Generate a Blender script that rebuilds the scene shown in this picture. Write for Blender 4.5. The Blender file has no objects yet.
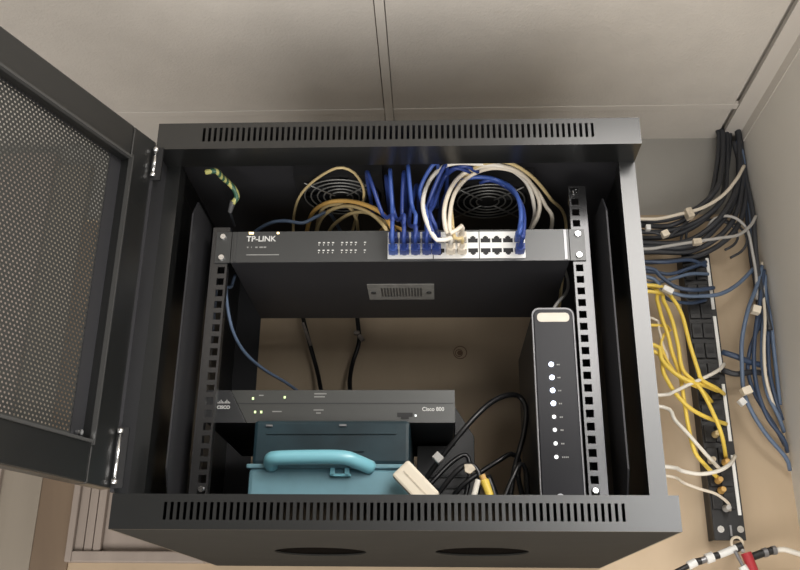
import bpy, bmesh, math, random
from mathutils import Vector, Matrix
random.seed(7)
C = bpy.context.scene
COL = C.collection
PI = math.pi

# ---------------------------------------------------------------- materials
def mat(name, col, rough=.5, metal=0, bump=0, bscale=200, var=0, vscale=8, emit=None, estr=0, spec=.5, trans=0, col2=None, coat=0):
    m = bpy.data.materials.new(name); m.use_nodes = True
    nt = m.node_tree; b = nt.nodes['Principled BSDF']
    b.inputs['Base Color'].default_value = (*col, 1)
    b.inputs['Roughness'].default_value = rough
    b.inputs['Metallic'].default_value = metal
    b.inputs['Specular IOR Level'].default_value = spec
    b.inputs['Transmission Weight'].default_value = trans
    b.inputs['Coat Weight'].default_value = coat
    if emit:
        b.inputs['Emission Color'].default_value = (*emit, 1)
        b.inputs['Emission Strength'].default_value = estr
    tc = nt.nodes.new('ShaderNodeTexCoord')
    if var or col2:
        n = nt.nodes.new('ShaderNodeTexNoise'); n.inputs['Scale'].default_value = vscale
        n.inputs['Detail'].default_value = 6
        r = nt.nodes.new('ShaderNodeValToRGB')
        r.color_ramp.elements[0].position = .35; r.color_ramp.elements[1].position = .65
        c2 = col2 if col2 else tuple(min(1, c*(1+var)) for c in col)
        c1 = col if col2 else tuple(c*(1-var) for c in col)
        r.color_ramp.elements[0].color = (*c1, 1); r.color_ramp.elements[1].color = (*c2, 1)
        nt.links.new(tc.outputs['Object'], n.inputs['Vector'])
        nt.links.new(n.outputs['Fac'], r.inputs['Fac'])
        nt.links.new(r.outputs['Color'], b.inputs['Base Color'])
    if bump:
        n2 = nt.nodes.new('ShaderNodeTexNoise'); n2.inputs['Scale'].default_value = bscale
        n2.inputs['Detail'].default_value = 4
        bp = nt.nodes.new('ShaderNodeBump'); bp.inputs['Strength'].default_value = bump
        bp.inputs['Distance'].default_value = .002
        nt.links.new(tc.outputs['Object'], n2.inputs['Vector'])
        nt.links.new(n2.outputs['Fac'], bp.inputs['Height'])
        nt.links.new(bp.outputs['Normal'], b.inputs['Normal'])
    return m

def wood(name, c1, c2, scale=(3, 3, .5), rough=.65):
    m = mat(name, c1, rough)
    nt = m.node_tree; b = nt.nodes['Principled BSDF']
    tc = nt.nodes.new('ShaderNodeTexCoord'); mp = nt.nodes.new('ShaderNodeMapping')
    mp.inputs['Scale'].default_value = scale
    n = nt.nodes.new('ShaderNodeTexNoise'); n.inputs['Scale'].default_value = 3.5
    n.inputs['Detail'].default_value = 8; n.inputs['Distortion'].default_value = .6
    r = nt.nodes.new('ShaderNodeValToRGB')
    r.color_ramp.elements[0].position = .3; r.color_ramp.elements[1].position = .7
    r.color_ramp.elements[0].color = (*c1, 1); r.color_ramp.elements[1].color = (*c2, 1)
    nt.links.new(tc.outputs['Object'], mp.inputs['Vector']); nt.links.new(mp.outputs['Vector'], n.inputs['Vector'])
    nt.links.new(n.outputs['Fac'], r.inputs['Fac']); nt.links.new(r.outputs['Color'], b.inputs['Base Color'])
    return m

M = {}
M['ceiling'] = mat('ceiling_tile_paint', (.66, .62, .565), .9, bump=.5, bscale=230, var=.03, vscale=14)
M['tbar'] = mat('ceiling_bar_paint', (.67, .63, .575), .8)
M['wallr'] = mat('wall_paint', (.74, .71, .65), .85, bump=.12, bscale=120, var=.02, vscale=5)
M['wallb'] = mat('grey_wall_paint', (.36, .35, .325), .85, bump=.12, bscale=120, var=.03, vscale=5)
M['ply'] = wood('plywood', (.45, .345, .23), (.54, .42, .29), (2.5, 2.5, .8))
M['taupe'] = wood('taupe_board', (.27, .235, .19), (.31, .27, .22), (6, 6, .7))
M['brown'] = wood('brown_board', (.17, .12, .08), (.21, .15, .10), (6, 6, .7))
M['pink'] = wood('pale_wood', (.31, .26, .225), (.37, .31, .27), (8, 8, .6))
M['steel'] = mat('black_powder_coat', (.009, .0095, .0095), .30, bump=.008, bscale=900, spec=.95, var=.04, vscale=20)
M['matt_steel'] = mat('matt_black_steel', (.034, .034, .032), .8, spec=.12, var=.05, vscale=20)
M['steel_in'] = mat('black_inner_steel', (.026, .026, .029), .55, bump=.01, bscale=900, spec=.35)
M['mesh'] = mat('perforated_steel', (.04, .04, .037), .5, spec=.4)
M['rail'] = mat('rail_steel', (.07, .07, .072), .22, metal=.7)
M['trimgrey'] = mat('grey_trim', (.13, .13, .135), .35, metal=.5)
M['lip'] = mat('lip_highlight_steel', (.09, .09, .088), .35, metal=.4)  # paler than the door: the lip's highlight line is put into the colour
M['vent'] = mat('vent_black', (.006, .005, .005), .9, spec=.03)
M['knot'] = mat('wood_knot', (.20, .12, .07), .7)
M['guard'] = mat('fan_guard_wire', (.22, .22, .21), .4, metal=.5)
M['chrome'] = mat('chrome', (.85, .85, .85), .18, metal=1)
M['darkplastic'] = mat('dark_plastic', (.012, .012, .013), .45)
M['black'] = mat('matt_black', (.008, .008, .009), .6)
M['switch'] = mat('switch_grey_steel', (.030, .032, .033), .38, spec=.9, bump=.008, bscale=900)
M['switch_body'] = mat('switch_body_steel', (.02, .02, .023), .5, spec=.5, bump=.01, bscale=900)
M['plate'] = mat('nameplate_silver', (.22, .215, .20), .55, metal=.2, var=.12, vscale=90)
M['white'] = mat('white_plastic', (.78, .78, .76), .4)
M['print'] = mat('pale_print', (.62, .62, .60), .6)
M['dimprint'] = mat('grey_print', (.28, .28, .27), .6)
M['router'] = mat('router_grey', (.034, .036, .034), .38, spec=.9, var=.03, vscale=30)
M['router_dark'] = mat('router_charcoal', (.025, .026, .028), .45, spec=.55)
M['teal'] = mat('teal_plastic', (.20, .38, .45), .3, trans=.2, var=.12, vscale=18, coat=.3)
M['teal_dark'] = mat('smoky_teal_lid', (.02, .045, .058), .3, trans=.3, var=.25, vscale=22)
M['teal_handle'] = mat('bright_teal_handle', (.24, .58, .68), .3, coat=.4)
M['gloss'] = mat('gloss_black', (.012, .012, .015), .25, spec=.14)
M['silver'] = mat('silver_trim', (.26, .26, .27), .35, metal=.6)
M['led'] = mat('blue_white_led', (.8, .85, 1), .4, emit=(.72, .80, 1), estr=2.6)
M['led2'] = mat('white_led', (.8, .8, .8), .4, emit=(.9, .93, 1), estr=.6)
M['led_amber'] = mat('amber_led', (1, .8, .4), .4, emit=(1, .78, .38), estr=3)
M['led_green'] = mat('green_led', (.7, .9, .4), .4, emit=(.75, .95, .45), estr=.9)
M['yellow'] = mat('yellow_cable', (.85, .62, .10), .42)
M['straw'] = mat('straw_cable', (.60, .47, .24), .45)
M['amber'] = mat('amber_cable', (.66, .40, .12), .42)
M['blue'] = mat('blue_cable', (.026, .052, .22), .42)
M['blue_b'] = mat('bright_blue_cable', (.045, .095, .34), .42)
M['navy'] = mat('navy_cable', (.04, .065, .12), .45)
M['slate'] = mat('slate_cable', (.12, .17, .26), .45)
M['charcoal'] = mat('charcoal_cable', (.035, .038, .045), .5)
M['cream'] = mat('cream_cable', (.72, .65, .54), .42)
M['whitec'] = mat('white_cable', (.80, .76, .68), .42)
M['grey'] = mat('grey_cable', (.42, .41, .39), .45)
M['blackc'] = mat('black_cord', (.010, .010, .011), .32)
M['tag'] = mat('cream_tag', (.80, .72, .58), .5)
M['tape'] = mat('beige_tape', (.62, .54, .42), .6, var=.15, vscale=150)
M['red'] = mat('red_plastic', (.42, .03, .04), .4)
M['knot'] = mat('wood_knot', (.20, .12, .07), .7)
M['glare'] = mat('painted_reflection', (.55, .50, .42), .4)  # colour of the lamp reflection painted on the modem front
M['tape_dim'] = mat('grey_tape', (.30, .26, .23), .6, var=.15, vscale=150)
M['lamp'] = mat('lamp_diffuser', (.9, .9, .88), .5, emit=(1, .95, .88), estr=4)

def striped():
    m = mat('green_yellow_wire', (.5, .5, .1), .4); nt = m.node_tree; b = nt.nodes['Principled BSDF']
    tc = nt.nodes.new('ShaderNodeTexCoord'); wv = nt.nodes.new('ShaderNodeTexWave'); wv.bands_direction = 'DIAGONAL'; wv.inputs['Scale'].default_value = 46
    r = nt.nodes.new('ShaderNodeValToRGB'); r.color_ramp.interpolation = 'CONSTANT'
    r.color_ramp.elements[0].color = (.05, .14, .09, 1); r.color_ramp.elements[1].position = .5; r.color_ramp.elements[1].color = (.62, .60, .22, 1)
    nt.links.new(tc.outputs['Object'], wv.inputs['Vector']); nt.links.new(wv.outputs['Fac'], r.inputs['Fac']); nt.links.new(r.outputs['Color'], b.inputs['Base Color'])
    return m
M['gw'] = striped()

def P(x, y, z): return (x, y, z)
PP = P
# ---------------------------------------------------------------- mesh helpers
def smooth(me):
    for p in me.polygons: p.use_smooth = True

def obj(name, bm, m, parent=None, sm=False, bevel=0, recalc=True):
    if recalc: bmesh.ops.recalc_face_normals(bm, faces=bm.faces)
    me = bpy.data.meshes.new(name); bm.to_mesh(me); bm.free()
    me.materials.append(m)
    o = bpy.data.objects.new(name, me); COL.objects.link(o)
    if parent: o.parent = parent
    if sm: smooth(me)
    if bevel:
        b = o.modifiers.new('bevel', 'BEVEL'); b.width = bevel; b.segments = 2; b.limit_method = 'ANGLE'
    return o

def box(bm, x0, x1, y0, y1, z0, z1, mx=None):
    vs = [Vector((x, y, z)) for x in (x0, x1) for y in (y0, y1) for z in (z0, z1)]
    if mx: vs = [mx @ v for v in vs]
    v = [bm.verts.new(p) for p in vs]
    for f in ((0,1,3,2),(4,6,7,5),(0,4,5,1),(2,3,7,6),(0,2,6,4),(1,5,7,3)):
        bm.faces.new([v[i] for i in f])

def B(*boxes, mx=None):
    bm = bmesh.new()
    for b in boxes: box(bm, *b, mx=mx)
    return bm

def cyl(bm, p0, p1, r0, r1=None, n=20, cap=True):
    r1 = r0 if r1 is None else r1
    p0, p1 = Vector(p0), Vector(p1); a = (p1-p0).normalized()
    t = Vector((0,0,1)) if abs(a.z) < .9 else Vector((1,0,0))
    u = a.cross(t).normalized(); w = a.cross(u)
    A = [bm.verts.new(p0+(u*math.cos(2*PI*i/n)+w*math.sin(2*PI*i/n))*r0) for i in range(n)]
    Bv = [bm.verts.new(p1+(u*math.cos(2*PI*i/n)+w*math.sin(2*PI*i/n))*r1) for i in range(n)]
    for i in range(n):
        bm.faces.new((A[i], A[(i+1)%n], Bv[(i+1)%n], Bv[i]))
    if cap:
        bm.faces.new(A); bm.faces.new(Bv)

def CY(*a, **k):
    bm = bmesh.new(); cyl(bm, *a, **k); return bm

def spline(pts, step=.006):
    pts = [Vector(p) for p in pts]
    if len(pts) == 2: return pts
    P = [pts[0]*2-pts[1]] + pts + [pts[-1]*2-pts[-2]]
    out = []
    for i in range(1, len(P)-2):
        a, b, c, d = P[i-1:i+3]
        n = max(2, int((c-b).length/step))
        for k in range(n):
            t = k/n
            out.append(.5*((2*b)+(c-a)*t+(2*a-5*b+4*c-d)*t*t+(3*b-a-3*c+d)*t**3))
    out.append(pts[-1]); return out

def sweep(bm, pts, r, n=8, closed=False):
    pts = [Vector(p) for p in pts]; L = len(pts); rings = []
    tan = []
    for i in range(L):
        a = pts[i-1] if (i or closed) else pts[0]; b = pts[(i+1) % L] if (i < L-1 or closed) else pts[-1]
        tan.append((b-a).normalized())
    u = tan[0].cross(Vector((0,0,1)))
    if u.length < .1: u = tan[0].cross(Vector((1,0,0)))
    u.normalize()
    for i in range(L):
        u = (u-tan[i]*u.dot(tan[i])).normalized(); w = tan[i].cross(u)
        rings.append([bm.verts.new(pts[i]+(u*math.cos(2*PI*k/n)+w*math.sin(2*PI*k/n))*r) for k in range(n)])
    for i in range(L if closed else L-1):
        A, Bq = rings[i], rings[(i+1) % L]
        for k in range(n): bm.faces.new((A[k], A[(k+1)%n], Bq[(k+1)%n], Bq[k]))
    if not closed:
        bm.faces.new(rings[0]); bm.faces.new(rings[-1])

def ring(bm, c, R, r, axis='z', n=40, m=6):
    pts = []
    for i in range(n):
        a = 2*PI*i/n
        d = Vector((math.cos(a), math.sin(a), 0)) if axis == 'z' else Vector((math.cos(a), 0, math.sin(a)))
        pts.append(Vector(c)+d*R)
    sweep(bm, pts, r, m, True)

def prism_xz(bm, poly, y0, y1):
    A = [bm.verts.new((x, y0, z)) for x, z in poly]; Bv = [bm.verts.new((x, y1, z)) for x, z in poly]
    n = len(poly)
    for i in range(n): bm.faces.new((A[i], A[(i+1)%n], Bv[(i+1)%n], Bv[i]))
    bm.faces.new(A); bm.faces.new(Bv)

def empty(name, loc=(0,0,0), rz=0, parent=None):
    o = bpy.data.objects.new(name, None); COL.objects.link(o)
    o.location = loc; o.rotation_euler = (0,0,rz); o.empty_display_size = .02
    if parent: o.parent = parent
    return o

def tag(o, label=None, cat=None, group=None, kind=None):
    if label: o['label'] = label
    if cat: o['category'] = cat
    if group: o['group'] = group
    if kind: o['kind'] = kind
    return o

def rounded(w, h, r, n=5):
    """rounded rectangle outline, centred, in x/z"""
    pts = []
    for cx, cz, a0 in ((w/2-r, h/2-r, 0), (-w/2+r, h/2-r, 90), (-w/2+r, -h/2+r, 180), (w/2-r, -h/2+r, 270)):
        for k in range(n+1):
            a = math.radians(a0+90*k/n); pts.append((cx+r*math.cos(a), cz+r*math.sin(a)))
    return pts

def text_mesh(name, s, size, loc, m, parent, bold=.0):
    cu = bpy.data.curves.new(name+'_curve', 'FONT'); cu.body = s; cu.size = size; cu.extrude = .0003; cu.offset = bold
    t = bpy.data.objects.new(name+'_curve', cu); COL.objects.link(t)
    bpy.context.view_layer.update()
    dg = bpy.context.evaluated_depsgraph_get()
    me = bpy.data.meshes.new_from_object(t.evaluated_get(dg))
    bpy.data.objects.remove(t)
    me.materials.clear(); me.materials.append(m)
    me.transform(Matrix.Translation(Vector(loc)) @ Matrix.Rotation(PI/2, 4, 'X'))
    me.name = name
    o = bpy.data.objects.new(name, me); COL.objects.link(o)
    if parent: o.parent = parent
    return o

# ================================================================ THE SETTING
WX, WY, WZ = .613, .500, .770
def struct(name, bm, m, parent=None, **k):
    o = obj(name, bm, m, parent, **k)
    if not parent: o['kind'] = 'structure'
    return o

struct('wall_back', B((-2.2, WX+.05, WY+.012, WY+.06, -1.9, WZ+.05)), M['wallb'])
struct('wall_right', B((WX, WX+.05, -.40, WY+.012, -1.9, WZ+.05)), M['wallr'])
# plywood backboard behind the cabinet and the cables
struct('trim_1', B((-.598, WX, WY, WY+.012, -1.0, .607)), M['ply'])
struct('trim_2', B((-.664, -.598, WY-.006, WY+.012, -1.9, .72)), M['taupe'])
struct('trim_3', B((-.598, -.538, WY-.004, WY, -1.0, .60)), M['brown'])
struct('trim_4', B((-.80, -.664, WY-.016, WY+.012, -1.9, .74)), M['pink'])
# pale moulded frame fixed low on the board, boards inside it
bm = B((-.538, -.527, WY-.02, WY, .003, .42), (-.527, -.316, WY-.02, WY, .003, .020), (-.316, -.304, WY-.02, WY, .003, .42),
       (-.527, -.316, WY-.02, WY, .404, .42))
tr = struct('trim_5', bm, M['pink'], bevel=.002)
bm = B((-.527, -.513, WY-.012, WY, .020, .404), (-.511, -.498, WY-.014, WY, .020, .404), (-.496, -.484, WY-.016, WY, .020, .404),
       (-.484, -.316, WY-.006, WY, .020, .404))
struct('inner_board', bm, M['pink'], tr, bevel=.001)
# plywood knot
bm = bmesh.new()
kc = Vector(P(0.0867, 0.4995, 0.3491))
for k in range(2): ring(bm, kc+Vector((.002*k,0,.001*k)), .0060+.005*k, .0008, 'y', 24, 5)
bm2 = bm; cyl(bm, kc+Vector((.001,-.0003,0)), kc+Vector((.001,.0004,0)), .0042, n=14)
o = obj('wood_knot', bm, M['knot'], bpy.data.objects['trim_1'])

# ceiling: tiles between exposed bars
bm = bmesh.new()
TX = [-1.25, -.640, -.0335, .581]     # bars running away from the camera
TY = [.405, -.205, -.815, -1.425]
gap = .003
def tile(x0, x1, y0, y1, dz=0): box(bm, x0, x1, y0, y1, WZ+.0012+dz, WZ+.02)
xs = [-2.2]+TX; ys = [WY+.012]+TY+[-2.2]
box(bm, -2.2, WX+.05, -2.2, WY+.06, WZ+.02, WZ+.04)
for i in range(len(xs)-1):
    for j in range(len(ys)-1):
        x0 = xs[i]+(.0085 if i else 0); x1 = xs[i+1]-.0085
        y1 = ys[j]-(.0085 if j else 0); y0 = ys[j+1]+.0085
        tile(x0, x1-.0005, y0+.0005, y1)
struct('ceiling', bm, M['ceiling'])
for k, x in enumerate(TX[:-1]):
    struct('trim_%d' % (6+k), B((x-.0075, x+.0070, -2.2, WY, WZ, WZ+.008)), M['tbar'], bevel=.0008)
for k, y in enumerate(TY):
    bm = bmesh.new(); xx = [-2.2]+[v for v in TX[:-1]]+[TX[-1]-.001]
    for i in range(len(xx)-1):
        box(bm, xx[i]+(.0078 if i else 0), xx[i+1]-(.0080 if i < len(xx)-2 else 0), y-.0075, y+.0075, WZ, WZ+.008)
    struct('trim_%d' % (9+k), bm, M['tbar'], bevel=.0008)
struct('trim_13', B((TX[-1], WX, -.40, WY, WZ-.001, WZ+.008), (WX-.0015, WX, -.40, WY, WZ-.022, WZ-.001)), M['tbar'])

# ================================================================ CABINET
cab = empty('rack_cabinet', (0, 0, 0))
tag(cab, 'open black wall-mounted network cabinet with a perforated door swung left', 'network cabinet')
H, FH, D = .4966, .037, .498
def flange(z0, sl0, sl1, up):
    """vented front face: bars between upright slots"""
    bm = bmesh.new(); n = 69; pitch = .0071; x0 = -n*pitch/2; sw = .0034
    box(bm, -.3, .3, 0, .002, z0, sl0); box(bm, -.3, .3, 0, .002, sl1, z0+FH)
    box(bm, -.3, x0+(pitch-sw)/2, 0, .002, sl0, sl1); box(bm, -x0-(pitch-sw)/2, .3, 0, .002, sl0, sl1)
    for k in range(n-1):
        a = x0+k*pitch+(pitch+sw)/2; box(bm, a, a+pitch-sw, 0, .002, sl0, sl1)
    # side walls of the frame and inner lip
    for s in (-1, 1):
        a, b = sorted((s*.3, s*.298)); box(bm, a, b, .002, D, z0, z0+FH)
    zl = z0+FH if up else z0
    box(bm, -.298, .298, .002, .045, zl-.0015, zl) if up else box(bm, -.298, .298, .002, .045, zl, zl+.0015)
    return bm
obj('bottom_frame', flange(0, .0100, .0285, True), M['steel'], cab)
obj('top_frame', flange(H-FH, .4700, .4895, False), M['steel'], cab)
obj('top_panel', B((-.298, .298, .002, D, H-.0025, H)), M['steel_in'], cab)

def disc_hole_plate(bm, x0, x1, y0, y1, cx, cy, R, z0, z1, n=48):
    """rectangular plate with one round hole"""
    per = []
    for i in range(n):
        a = 2*PI*(i+.5)/n; dx, dy = math.cos(a), math.sin(a)
        tx = ((x1-cx) if dx > 0 else (x0-cx))/dx; ty = ((y1-cy) if dy > 0 else (y0-cy))/dy
        per.append((a, min(tx, ty)))
    cor = [math.atan2(y-cy, x-cx) % (2*PI) for x in (x0, x1) for y in (y0, y1)]
    ang = sorted([a for a, _ in per]+cor)
    I0, O0, I1, O1 = [], [], [], []
    for a in ang:
        dx, dy = math.cos(a), math.sin(a)
        tx = ((x1-cx) if dx > 0 else (x0-cx))/dx if abs(dx) > 1e-9 else 9; ty = ((y1-cy) if dy > 0 else (y0-cy))/dy if abs(dy) > 1e-9 else 9
        t = min(tx, ty)
        for L, r, z in ((I0, R, z0), (O0, t, z0), (I1, R, z1), (O1, t, z1)):
            L.append(bm.verts.new((cx+dx*r, cy+dy*r, z)))
    k = len(ang)
    for i in range(k):
        j = (i+1) % k
        bm.faces.new((I0[i], I0[j], O0[j], O0[i])); bm.faces.new((I1[i], O1[i], O1[j], I1[j]))
        bm.faces.new((I0[i], I1[i], I1[j], I0[j])); bm.faces.new((O0[i], O0[j], O1[j], O1[i]))

def hexmesh(bm, inside, pitch, hole, to3, x0, x1, y0, y1):
    """flat sheet of joined hexagonal cells, each with a round-ish hole; to3 maps (a,b) to a point"""
    cache = {}
    def V(a, b):
        k = (round(a, 6), round(b, 6))
        if k not in cache: cache[k] = bm.verts.new(to3(a, b))
        return cache[k]
    row = 0; dy = pitch*.8660254; b = y0
    while b <= y1:
        a = x0 + (pitch/2 if row % 2 else 0)
        while a <= x1:
            if inside(a, b):
                R = pitch/math.sqrt(3)
                o = [(a+R*math.cos(PI/6+i*PI/3), b+R*math.sin(PI/6+i*PI/3)) for i in range(6)]
                h = [(a+hole*math.cos(PI/6+i*PI/3), b+hole*math.sin(PI/6+i*PI/3)) for i in range(6)]
                for i in range(6):
                    j = (i+1) % 6
                    bm.faces.new((V(*o[i]), V(*o[j]), V(*h[j]), V(*h[i])))
            a += pitch
        b += dy; row += 1

bm = bmesh.new()
VC = [(-.105, .250), (.105, .240)]; VR = .060
disc_hole_plate(bm, -.298, 0, .002, D, VC[0][0], VC[0][1], VR, 0, .002)
disc_hole_plate(bm, 0, .298, .002, D, VC[1][0], VC[1][1], VR, 0, .002)
obj('bottom_panel', bm, M['matt_steel'], cab)
for cx, cy in VC:
    bm = bmesh.new()
    hexmesh(bm, lambda a, b: (a-cx)**2+(b-cy)**2 < (VR+.001)**2, .0072, .0026, lambda a, b: (a, b, .0026), cx-.064, cx+.064, cy-.064, cy+.064)
    obj('vent_grille', bm, M['vent'], cab)

for s in (-1, 1):
    a, b = sorted((s*.3, s*.2985))
    bm = B((a, b, .045, D, FH, H-FH))
    a2, b2 = sorted((s*.3, s*.280)); box(bm, a2, b2, .0435, .045, FH, H-FH)
    a3, b3 = sorted((s*.280, s*.2815)); box(bm, a3, b3, .045, .066, FH, H-FH)
    obj('side_panel', bm, M['steel'], cab)
    # inner brace plate that carries the mounting rail
    x = s*.262
    poly = [(.060, .075), (.060, .400), (.078, .425), (.150, .425), (.150, .045), (.078, .045)]
    bm = bmesh.new()
    A = [bm.verts.new((x, y, z)) for y, z in poly]; Bq = [bm.verts.new((x+s*.002, y, z)) for y, z in poly]
    for i in range(6): bm.faces.new((A[i], A[(i+1)%6], Bq[(i+1)%6], Bq[i]))
    bm.faces.new(A); bm.faces.new(Bq)
    obj('brace_plate', bm, M['steel_in'], cab)
obj('back_panel', B((-.2985, -.257, D-.0015, D, .002, H-.003), (.262, .2985, D-.0015, D, .002, H-.003),
                    (-.257, .262, D-.0015, D, .002, .045), (-.257, .262, D-.0015, D, .435, H-.003)), M['steel_in'], cab)

obj('floor_plate', B((-.298, .298, .045, D, .0345, .0365)), M['steel_in'], cab)
obj('hinge_strip', B((-.302, -.298, -.0035, .0435, FH+.001, H-FH-.001)), M['steel_in'], cab)
# mounting rails with square holes
for s in (-1, 1):
    bm = bmesh.new()
    xi, xo, xc, hw = s*.2250, s*.2475, s*.2325, .0048
    def bx(a, b, *r): a, b = sorted((a, b)); box(bm, a, b, *r)
    y0, y1 = .107, .109
    z0, z1 = .0375, (.459 if s > 0 else .402); zs = [.350+.0063+15.875e-3*k for k in range(-20, 7)]
    zs = [z for z in zs if z0+.006 < z < z1-.006]
    bx(xi, xc-s*hw, y0, y1, z0, z1); bx(xc+s*hw, xo, y0, y1, z0, z1)
    prev = z0
    for z in zs:
        bx(xc-s*hw, xc+s*hw, y0, y1, prev, z-hw); prev = z+hw
    bx(xc-s*hw, xc+s*hw, y0, y1, prev, z1)
    bx(xo-s*.002, xo, y1, .150, z0, z1); bx(xi, xi+s*.002, y1, .118, z0, z1)
    rl = obj('mounting_rail', bm, M['rail'], cab)
    for z in ((.449, .058) if s > 0 else (.058,)):
        bm = CY((xc, .1065, z), (xc, .1040, z), .0042, .0032); obj('rail_screw', bm, M['chrome'], rl, sm=False)

# roof fans with wire guards
for cx, cy in ((-.084, .160), (.122, .178)):
    f = empty('cooling_fan', (cx, cy, .4790), 0, cab)
    bm = bmesh.new(); disc_hole_plate(bm, -.06, .06, -.06, .06, 0, 0, .056, -.004, .0145); obj('fan_frame', bm, M['darkplastic'], f)
    bm = CY((0,0,.012), (0,0,-.002), .021, .019, n=28); obj('fan_hub', bm, M['darkplastic'], f, sm=False)
    bm = bmesh.new()
    for k in range(7):
        a = 2*PI*k/7
        q = []
        for r, da, z in ((.019, -.25, .009), (.019, .30, 0), (.054, .22, .001), (.054, -.22, .010)):
            q.append((r*math.cos(a+da), r*math.sin(a+da), z))
        lo = [bm.verts.new(v) for v in q]; hi = [bm.verts.new((v[0], v[1], v[2]+.0015)) for v in q]
        bm.faces.new(lo); bm.faces.new(hi)
        for i in range(4): bm.faces.new((lo[i], lo[(i+1)%4], hi[(i+1)%4], hi[i]))
    obj('fan_blades', bm, M['darkplastic'], f)
    bm = bmesh.new()
    for R in (.016, .025, .034, .043, .052): ring(bm, (0,0,-.0062), R, .0011, 'z', 44, 6)
    for k in range(4):
        a = PI/4+k*PI/2; sweep(bm, [(.012*math.cos(a), .012*math.sin(a), -.008), (.066*math.cos(a), .066*math.sin(a), -.008)], .0011, 6)
    obj('fan_guard', bm, M['guard'], f, sm=True)

# door, hinged on the left, swung open about 111 degrees
PHI = math.radians(21.5)
dc, ds = math.cos(PHI), math.sin(PHI)
DM = Matrix(((-ds, dc, 0, -.3), (-dc, -ds, 0, .0), (0, 0, 1, 0), (0, 0, 0, 1)))   # local (along, inward, up)
door = empty('door', (0,0,0), 0, cab)
RW, Z0, Z1 = .585, .0415, .4690
def DB(*bxs): return B(*bxs, mx=DM)
bm = DB((.0, .042, -.018, 0, Z0, Z1), (RW-.042, RW, -.018, 0, Z0, Z1),
        (.042, RW-.042, -.018, 0, Z0, Z0+.045), (.042, RW-.042, -.018, 0, Z1-.0445, Z1))
obj('door_frame', bm, M['steel'], door, bevel=.002)
# recessed border the perforated sheet sits in
a0, a1, b0, b1 = .060, RW-.058, Z0+.046, Z1-.045
bm = DB((.042, a0, -.016, -.0135, Z0+.045, Z1-.0445), (a1, RW-.042, -.016, -.0135, Z0+.045, Z1-.0445),
        (a0, a1, -.016, -.0135, Z0+.0445, b0), (a0, a1, -.016, -.0135, b1, Z1-.0445))
obj('mesh_surround', bm, M['steel_in'], door)
bm = DB((.0405, .0425, -.002, .004, Z0+.040, Z1-.0405), (.0425, RW-.044, -.002, .003, Z0+.042, Z0+.045), (.0425, RW-.044, -.002, .003, Z1-.0445, Z1-.0415))
obj('door_lip', bm, M['lip'], door)
bm = bmesh.new()
hexmesh(bm, lambda a, b: True, .0052, .00125, lambda a, b: DM @ Vector((a, -.0145, b)), a0-.002, a1+.002, b0-.002, b1+.002)
obj('perforated_panel', bm, M['mesh'], door, recalc=False)
for z0, z1 in ((.424, .4515), (.052, .100)):
    bm = CY((-.2975, -.0065, z0), (-.2975, -.0065, z1), .0022, n=12)
    cyl(bm, (-.2975, -.0065, z0-.006), (-.2975, -.0065, z0-.001), .0036, n=12)
    cyl(bm, (-.2975, -.0065, z1+.001), (-.2975, -.0065, z1+.006), .0036, n=12)
    obj('hinge_pin', bm, M['chrome'], door, sm=True)
    bm = B((-.305, -.289, -.0045, -.001, z0-.010, z1+.008)); obj('hinge_leaf', bm, M['black'], door)
bm = CY(DM @ Vector((.052, -.012, Z0+.052)), DM @ Vector((.052, -.006, Z0+.052)), .003, n=12)
obj('door_rivet', bm, M['chrome'], door)

# ================================================================ cable machinery
def straight_plug(p, d, m_boot, parent):
    """modular plug: clear head + boot, at p pointing along d (towards the jack, +y)"""
    bm = bmesh.new()
    x, y, z = p
    box(bm, x-.0058, x+.0058, y-.0195, y-.0015, z-.004, z+.004)
    box(bm, x-.0030, x+.0030, y-.018, y-.004, z-.0052, z-.004)
    cyl(bm, (x, y-.0195, z), (x, y-.030, z), .0040, .0026, n=10)
    return obj('plug', bm, m_boot, parent)

def cable(name, pts, r, m, label, group=None, plug=None, plug_end=None, cat='cable', n=8):
    bm = bmesh.new(); sweep(bm, spline(pts), r, n)
    o = obj(name, bm, m, sm=True)
    tag(o, label, cat, group)
    if plug is not None: straight_plug(plug, None, m if plug_end is None else plug_end, o)
    return o

def tie(parent, c, r, h, m, name='cable_tag', d=(1,0,0)):
    """a folded label wrapped round a cable"""
    c = Vector(c); d = Vector(d).normalized()
    bm = bmesh.new()
    t = Vector((0,-1,0)); u = d; w = u.cross(t).normalized()
    mx = Matrix((( u.x, t.x, w.x, c.x), (u.y, t.y, w.y, c.y), (u.z, t.z, w.z, c.z), (0,0,0,1)))
    box(bm, -h/2, h/2, -r, r, -r, r, mx=mx)
    return obj(name, bm, m, parent, bevel=.0008)

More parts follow.
